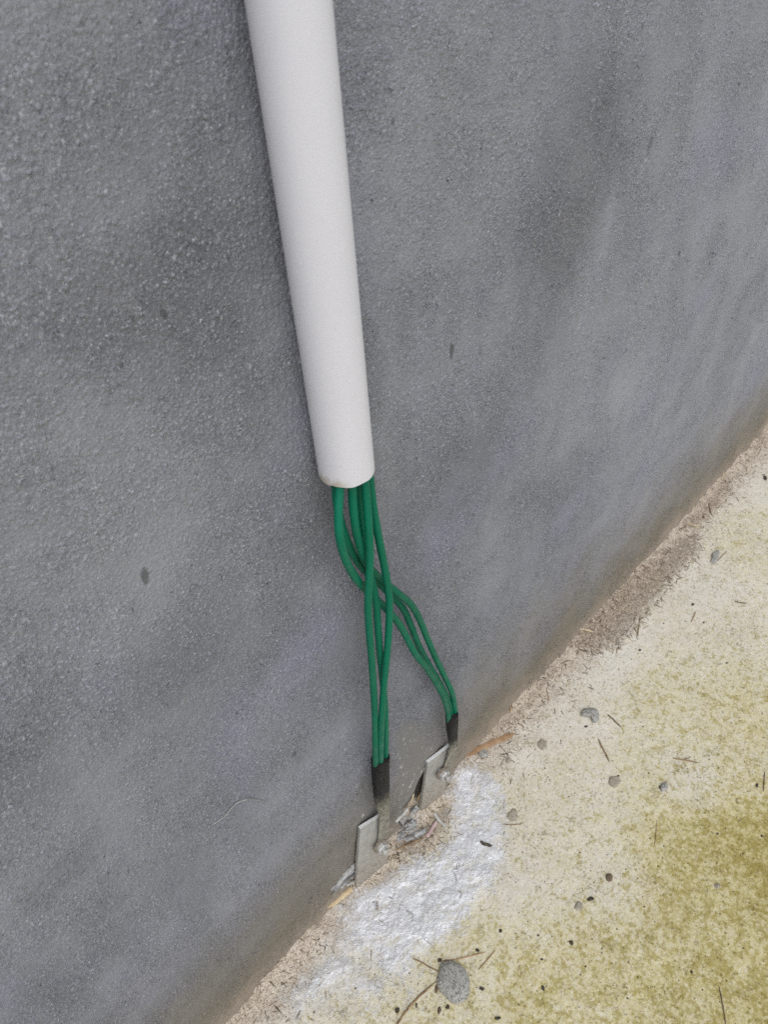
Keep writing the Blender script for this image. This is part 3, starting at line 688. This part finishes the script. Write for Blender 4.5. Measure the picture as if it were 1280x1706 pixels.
stick('plastic_stick', [(724, 1355), (732, 1366), (743, 1377)], 2.6, M_PALE, 'flat pale stick crossing above the pink one by farther plate', 'stick', 'plastic sticks', flat=0.5, lift=0.005, taper=(0.7, 0.7), wob=0.03)
stick('wood_splinter', [(652, 1388), (657, 1380), (662, 1373)], 2.6, M_PALEWOOD, 'tiny yellow wood chip against the right side of nearer plate', 'splinter', 'wood splinters', lift=0.004)
stick('twig', [(657, 1417), (676, 1409), (692, 1402), (705, 1396)], 1.4, M_TWIG, 'thin brown twig across the soil pocket between the plates', 'twig', 'twigs', lift=0.005)
stick('dry_straw', [(684, 1342, -.006), (687, 1331, -.005), (690, 1322, -.003)], 1.5, M_STRAW, 'straw bit sticking up inside the broken gap beside the farther plate', 'straw', 'straws', on='wall')
stick('dry_straw', [(695, 1335, -.004), (699, 1326, -.003), (703, 1318, -.001)], 1.6, M_TWIG, 'brown straw wedged in the gap next to the farther plate edge', 'straw', 'straws', on='wall')
stick('grass_fibre', [(349, 1376, -.004), (362, 1369, -.005), (376, 1358, -.006), (385, 1347, -.007), (396, 1337, -.008), (412, 1332, -.007), (428, 1333, -.005), (442, 1335, -.004)], 1.1, M_FIBRE, 'pale curved grass fibre stuck on the grey wall', 'fibre', on='wall', seg=6, wob=0.05)
TW = [
 ([(850, 1188), (853, 1172), (856, 1157), (858, 1149)], 1.9, M_WOOD, 'orange brown twig standing out near the wall foot above the tan splinter'),
 ([(911, 1147), (914, 1160), (914, 1171)], 1.2, M_TWIG, 'short bent twig on the pale sand, right of the orange twig'),
 ([(1062, 1064), (1065, 1046), (1067, 1031)], 1.3, M_TWIG, 'thin twig at the right border of the big soil patch'),
 ([(998, 1231), (1004, 1245), (1011, 1258), (1016, 1269)], 1.7, M_TWIG, 'straight brown twig below the kidney shaped stone'),
 ([(1013, 1190), (1023, 1199), (1036, 1212)], 1.5, M_DARKTWIG, 'short dark twig just right of the kidney shaped stone'),
 ([(1122, 1263), (1140, 1266), (1167, 1271)], 1.5, M_TWIG, 'brown twig lying level above the small grey stone'),
 ([(1136, 1266), (1148, 1263), (1152, 1261)], 1.0, M_TWIG, 'tiny twig touching the level brown twig'),
 ([(1273, 1318), (1274, 1302), (1275, 1285)], 1.3, M_DARKTWIG, 'upright dark twig at the right edge of the view'),
 ([(1091, 1410), (1094, 1388), (1095, 1366)], 0.9, M_TWIG, 'hair thin twig on algae, left of the dark olive stain'),
 ([(1199, 1643), (1204, 1668), (1208, 1690), (1211, 1712)], 1.5, M_DARKTWIG, 'long dark twig at the bottom right corner'),
 ([(797, 1616), (808, 1604), (818, 1592), (826, 1583)], 1.4, M_TWIG, 'double needle twig up and right of the large flat stone'),
 ([(655, 1722), (668, 1697), (684, 1676), (704, 1655), (729, 1634)], 2.4, M_TWIG, 'long brown twig reaching the large flat stone from below'),
 ([(735, 1600), (756, 1599), (778, 1594), (810, 1586)], 1.5, M_WOOD, 'thin brown needle along the top of the large flat stone'),
 ([(686, 1596), (702, 1603), (718, 1612), (734, 1620)], 1.5, M_TWIG, 'thin needle running into the upper left of the large flat stone'),
 ([(1160, 1019), (1157, 1027), (1152, 1037)], 1.2, M_TWIG, 'small leaning twig below the dark seed at upper right'),
 ([(1224, 1001), (1234, 1004), (1246, 1005)], 1.3, M_DARKTWIG, 'small curled twig at the right on bare pale concrete'),
 ([(1181, 836), (1183, 846), (1186, 857)], 1.4, M_DARKTWIG, 'dark twig on the sand at the upper right near the wall'),
 ([(1195, 936), (1205, 925), (1213, 918)], 0.9, M_TWIG, 'faint twig beside the brown grey clod'),
 ([(836, 1373), (855, 1374), (872, 1372)], 0.9, M_TWIG, 'faint level twig at the silver paint\'s right border'),
 ([(350, 1706), (360, 1694), (366, 1687)], 1.8, M_STRAW, 'straw tip at the wall foot in the bottom left'),
 ([(832, 1241), (842, 1252), (850, 1260)], 0.8, M_DARKTWIG, 'hair thin twig sloping down from the tan splinter'),
]
for pts, r, mat, lab in TW: stick('twig', pts, r * 0.7, mat, lab, 'twig', 'twigs')
for pts, r, mat, lab in (([(956, 1046), (974, 1049), (991, 1053)], 1.8, M_STRAW, 'pale straw on the big soil patch near the wall foot'),
                         ([(1146, 870), (1156, 875), (1168, 876)], 1.6, M_STRAW, 'pale straw with a dark end on the sand at upper right'),
                         ([(1203, 800), (1206, 790), (1209, 783)], 1.4, M_STRAW, 'thin straw against the wall foot at far upper right')):
    stick('dry_straw', pts, r, mat, lab, 'straw', 'straws')

# dark seeds and crumbs the photo shows singly
CR = [(761, 1501, 3.6, 5.2, 'dark seed at the lower edge of the silver paint'), (833, 1403, 2.2, 2.2, 'tiny dark crumb right of the dark curled husk'),
      (952, 1571, 4.0, 5.5, 'dark oval seed on the algae at lower middle'), (985, 1498, 6.5, 4.0, 'dark brown flake just above the pale brown pebble'),
      (1016, 1463, 6.5, 7.0, 'dark tuft of debris above the pale brown pebble'), (905, 1647, 3.5, 6.0, 'olive brown husk at the bottom middle'),
      (1153, 1620, 3.5, 2.8, 'dark crumb at lower right above the long dark twig'), (1270, 1393, 3.2, 2.8, 'dark seed on thick algae at the right edge'),
      (987, 1565, 2.4, 2.4, 'little black crumb right of the dark oval seed'), (531, 1566, 3.4, 3.6, 'black crumb on grey sand left of silver paint, upper of two'),
      (546, 1580, 2.8, 2.6, 'black crumb on grey sand left of silver paint, lower of two'), (746, 1679, 4.5, 5.0, 'dark flake under the bottom of the large flat stone'),
      (732, 1684, 4.0, 8.0, 'long dark flake left below the large flat stone'), (662, 1684, 4.5, 6.5, 'dark leaf scrap left of the long brown twig'),
      (694, 1676, 2.8, 6.5, 'dark scrap right against the long brown twig'), (803, 1648, 5.5, 4.0, 'dark clot right of the large flat stone'),
      (728, 1647, 4.0, 9.5, 'dark dirt clot on the left flank of the large flat stone'), (733, 1601, 4.5, 4.0, 'dark dirt clot at the top of the large flat stone'),
      (796, 1584, 4, 4, 'brown dirt clot near the thin needle tip'), (1155, 1008, 3.8, 2.4, 'flat dark seed on bare concrete at upper right'),
      (1173, 1038, 2.6, 2.2, 'dark seed below and right of the flat dark seed'), (1067, 1084, 3.2, 2.6, 'dark seed right below the thin twig of the soil patch'),
      (1212, 1105, 2.4, 2.4, 'black seed alone on clean concrete at right'), (1275, 797, 4.2, 4.2, 'round dark seed at the far upper right edge'),
      (1171, 863, 4.5, 4.0, 'brown soil crumb on the sand at upper right'), (1031, 1293, 2.8, 2.4, 'dark crumb on the tan pebble\'s upper edge'),
      (977, 1211, 4.0, 2.4, 'dark clot below the kidney shaped stone'), (1100, 1313, 2.6, 5.0, 'dark clot against the left of the small grey stone'),
      (1021, 1268, 2.4, 2.0, 'dark crumb at the lower tip of the straight brown twig'), (1262, 1309, 3.2, 4.0, 'dark seed left of the upright dark twig'),
      (1239, 1250, 2.2, 2.0, 'black speck at right above the level brown twig'), (1206, 1200, 2.2, 2.2, 'black speck on yellowish concrete at right'),
      (1160, 1240, 2.0, 2.0, 'tiny black speck above the level brown twig'), (994, 1173, 2.0, 1.8, 'black speck above the kidney shaped stone'),
      (1055, 1137, 2.0, 1.8, 'black speck between kidney shaped stone and soil patch'), (949, 1101, 2.2, 1.8, 'dark crumb at the lower end of the soil patch'),
      (1000, 1039, 3.4, 3.4, 'dark soil crumb by the pale straw on soil patch'), (1221, 1049, 2.2, 2.2, 'dark speck right of the small leaning twig'),
      (697, 1434, 2.2, 2.2, 'dark crumb in the brown soil pocket by nearer plate'), (666, 1428, 2.2, 2.0, 'dark crumb beside the nearer plate'),
      (676, 1480, 2.6, 2.2, 'black crumb on silver paint below the nearer plate'), (604, 1518, 2.6, 2.2, 'black crumb on silver paint near the yellowish wood'),
      (745, 1400, 2.6, 2.2, 'dark crumb on silver paint right of the soil pocket'), (1254, 1740, 3, 3, None),
      (897, 1559, 3.0, 2.6, 'brown crumb on mottled concrete left of dark oval seed'), (834, 1551, 3.4, 4.2, 'brown clot right of the lower silver paint'),
      (903, 1599, 3.4, 2.4, 'brown crumb above the olive brown husk'), (830, 1697, 6.0, 3.4, 'brown clot at the bottom edge right of the large stone'),
      (1196, 1390, 3.4, 2.6, 'dark crumb on the dark olive stain'), (868, 1498, 2.4, 1.8, 'brown speck on clean concrete right of silver paint'), (887, 1465, 1.8, 1.8, 'black speck right of the silver paint, alone')]
for i, (u, v, a, b, lab) in enumerate(CR):
    if lab: stone('crumb', ell(u, v, a * 0.85, b * 0.85, random.uniform(-30, 30), 8, i, 0.25), 0.0026 * min(2, a / 3.5), M_CRUMB if (i % 4) else M_DARKTWIG, lab, 'crumb', 'dark seeds and crumbs', seed=40 + i, bumpy=0.3)
stick('curled_husk', [(801, 1401), (807, 1406), (813, 1407), (820, 1410)], 2.6, M_CRUMB, 'dark curled husk lying on the silver paint', 'husk', lift=0.001, taper=(0.5, 0.4))

# ------------------------------------------------------------------ grit and litter nobody could count
def scatter(name, n, place, size, mat, label, cat, fibre=False):
    V = []; Q = []; tone = []
    oct_v = np.array([(1, 0, 0), (-1, 0, 0), (0, 1, 0), (0, -1, 0), (0, 0, 1), (0, 0, -1)], float)
    oct_f = [(0, 2, 4), (2, 1, 4), (1, 3, 4), (3, 0, 4), (2, 0, 5), (1, 2, 5), (3, 1, 5), (0, 3, 5)]
    k = 0
    for _ in range(n):
        x, y = place()
        if y > -0.001: continue
        s = size * min(1.7, math.exp(rng.normal(0, 0.45))); a = rng.uniform(0, 6.283); ca, sa = math.cos(a), math.sin(a)
        ax = np.array([s * (rng.uniform(3, 8) if fibre else rng.uniform(0.7, 1.4)), s * rng.uniform(0.5, 1.0) * (0.6 if fibre else 1), s * rng.uniform(0.5, 0.9) * (0.6 if fibre else 1)])
        q = oct_v * (1 + rng.uniform(-0.3, 0.3, (6, 1))) * ax
        q = np.stack([q[:, 0] * ca - q[:, 1] * sa, q[:, 0] * sa + q[:, 1] * ca, q[:, 2] + (q[:, 0] * rng.uniform(-0.2, 0.2) if fibre else 0)], 1)
        V.append(q + np.array([x, y, ground_z(x, y) + ax[2] * 0.4])); Q += [(f[0] + k, f[1] + k, f[2] + k) for f in oct_f]; k += 6
        tone += [rng.uniform()] * 6
    o = link_mesh(name, np.vstack(V), Q, mat, smooth=False)
    at = o.data.attributes.new('tone', 'FLOAT', 'POINT'); at.data.foreach_set('value', np.array(tone, np.float32))
    return tag(o, label, cat, kind='stuff')
def tone_mat(name, stops):
    N = NT(name); r = N.n('ShaderNodeValToRGB'); N.put(r.inputs[0], N.attr('tone'))
    e = r.color_ramp.elements
    for i, (p_, c_) in enumerate(stops):
        q = e[i] if i < 2 else e.new(p_)
        q.position = p_; q.color = (*c_, 1)
    N.set(Base_Color=r.outputs[0], Roughness=0.85); return N.m
M_GRIT = tone_mat('sand_grit', [(0.0, (0.10, 0.075, 0.05)), (1.0, (0.78, 0.75, 0.70)), (0.3, (0.30, 0.22, 0.15)), (0.65, (0.55, 0.46, 0.36))])
M_LITTER = tone_mat('soil_litter', [(0.0, (0.06, 0.042, 0.028)), (1.0, (0.50, 0.40, 0.28)), (0.5, (0.20, 0.145, 0.09))])
M_SPECK = tone_mat('dark_specks', [(0.0, (0.05, 0.04, 0.025)), (1.0, (0.70, 0.66, 0.56)), (0.55, (0.17, 0.13, 0.065)), (0.8, (0.35, 0.28, 0.15))])
def band(): return rng.uniform(-0.05, 1.9), -abs(rng.normal(0, 0.028)) - 0.003
_dp = [np.array(G2(p)) for p, o in DIRTS[:4]]; _w = np.array([0.68, 0.07, 0.14, 0.11])
def in_dirt():
    P = _dp[rng.choice(4, p=_w)]; a, b = P.min(0), P.max(0)
    for _ in range(40):
        q = rng.uniform(a, b)
        if poly_sd(np.array(q[0]), np.array(q[1]), P) > -0.006: break
    return q[0], q[1]
def wide(): return rng.uniform(-0.03, 1.9), -rng.uniform(0.01, 0.64)
scatter('sand_grit', 13000, band, 0.0010, M_GRIT, 'loose sand grains swept along the wall foot', 'sand')
def foot(): return (in_dirt() if rng.uniform() < 0.62 else (rng.uniform(0.0, 1.9), -abs(rng.normal(0, 0.04)) - 0.003))
scatter('soil_litter', 5200, foot, 0.00125, M_LITTER, 'brown crumbly soil and plant litter in patches by the wall', 'soil litter', True)
scatter('dark_specks', 5200, wide, 0.00085, M_SPECK, 'fine dark and pale specks strewn over the concrete', 'specks')
scatter('fine_fibres', 2600, wide, 0.00045, M_LITTER, 'hair fine plant fibres strewn over the concrete', 'fibres', True)
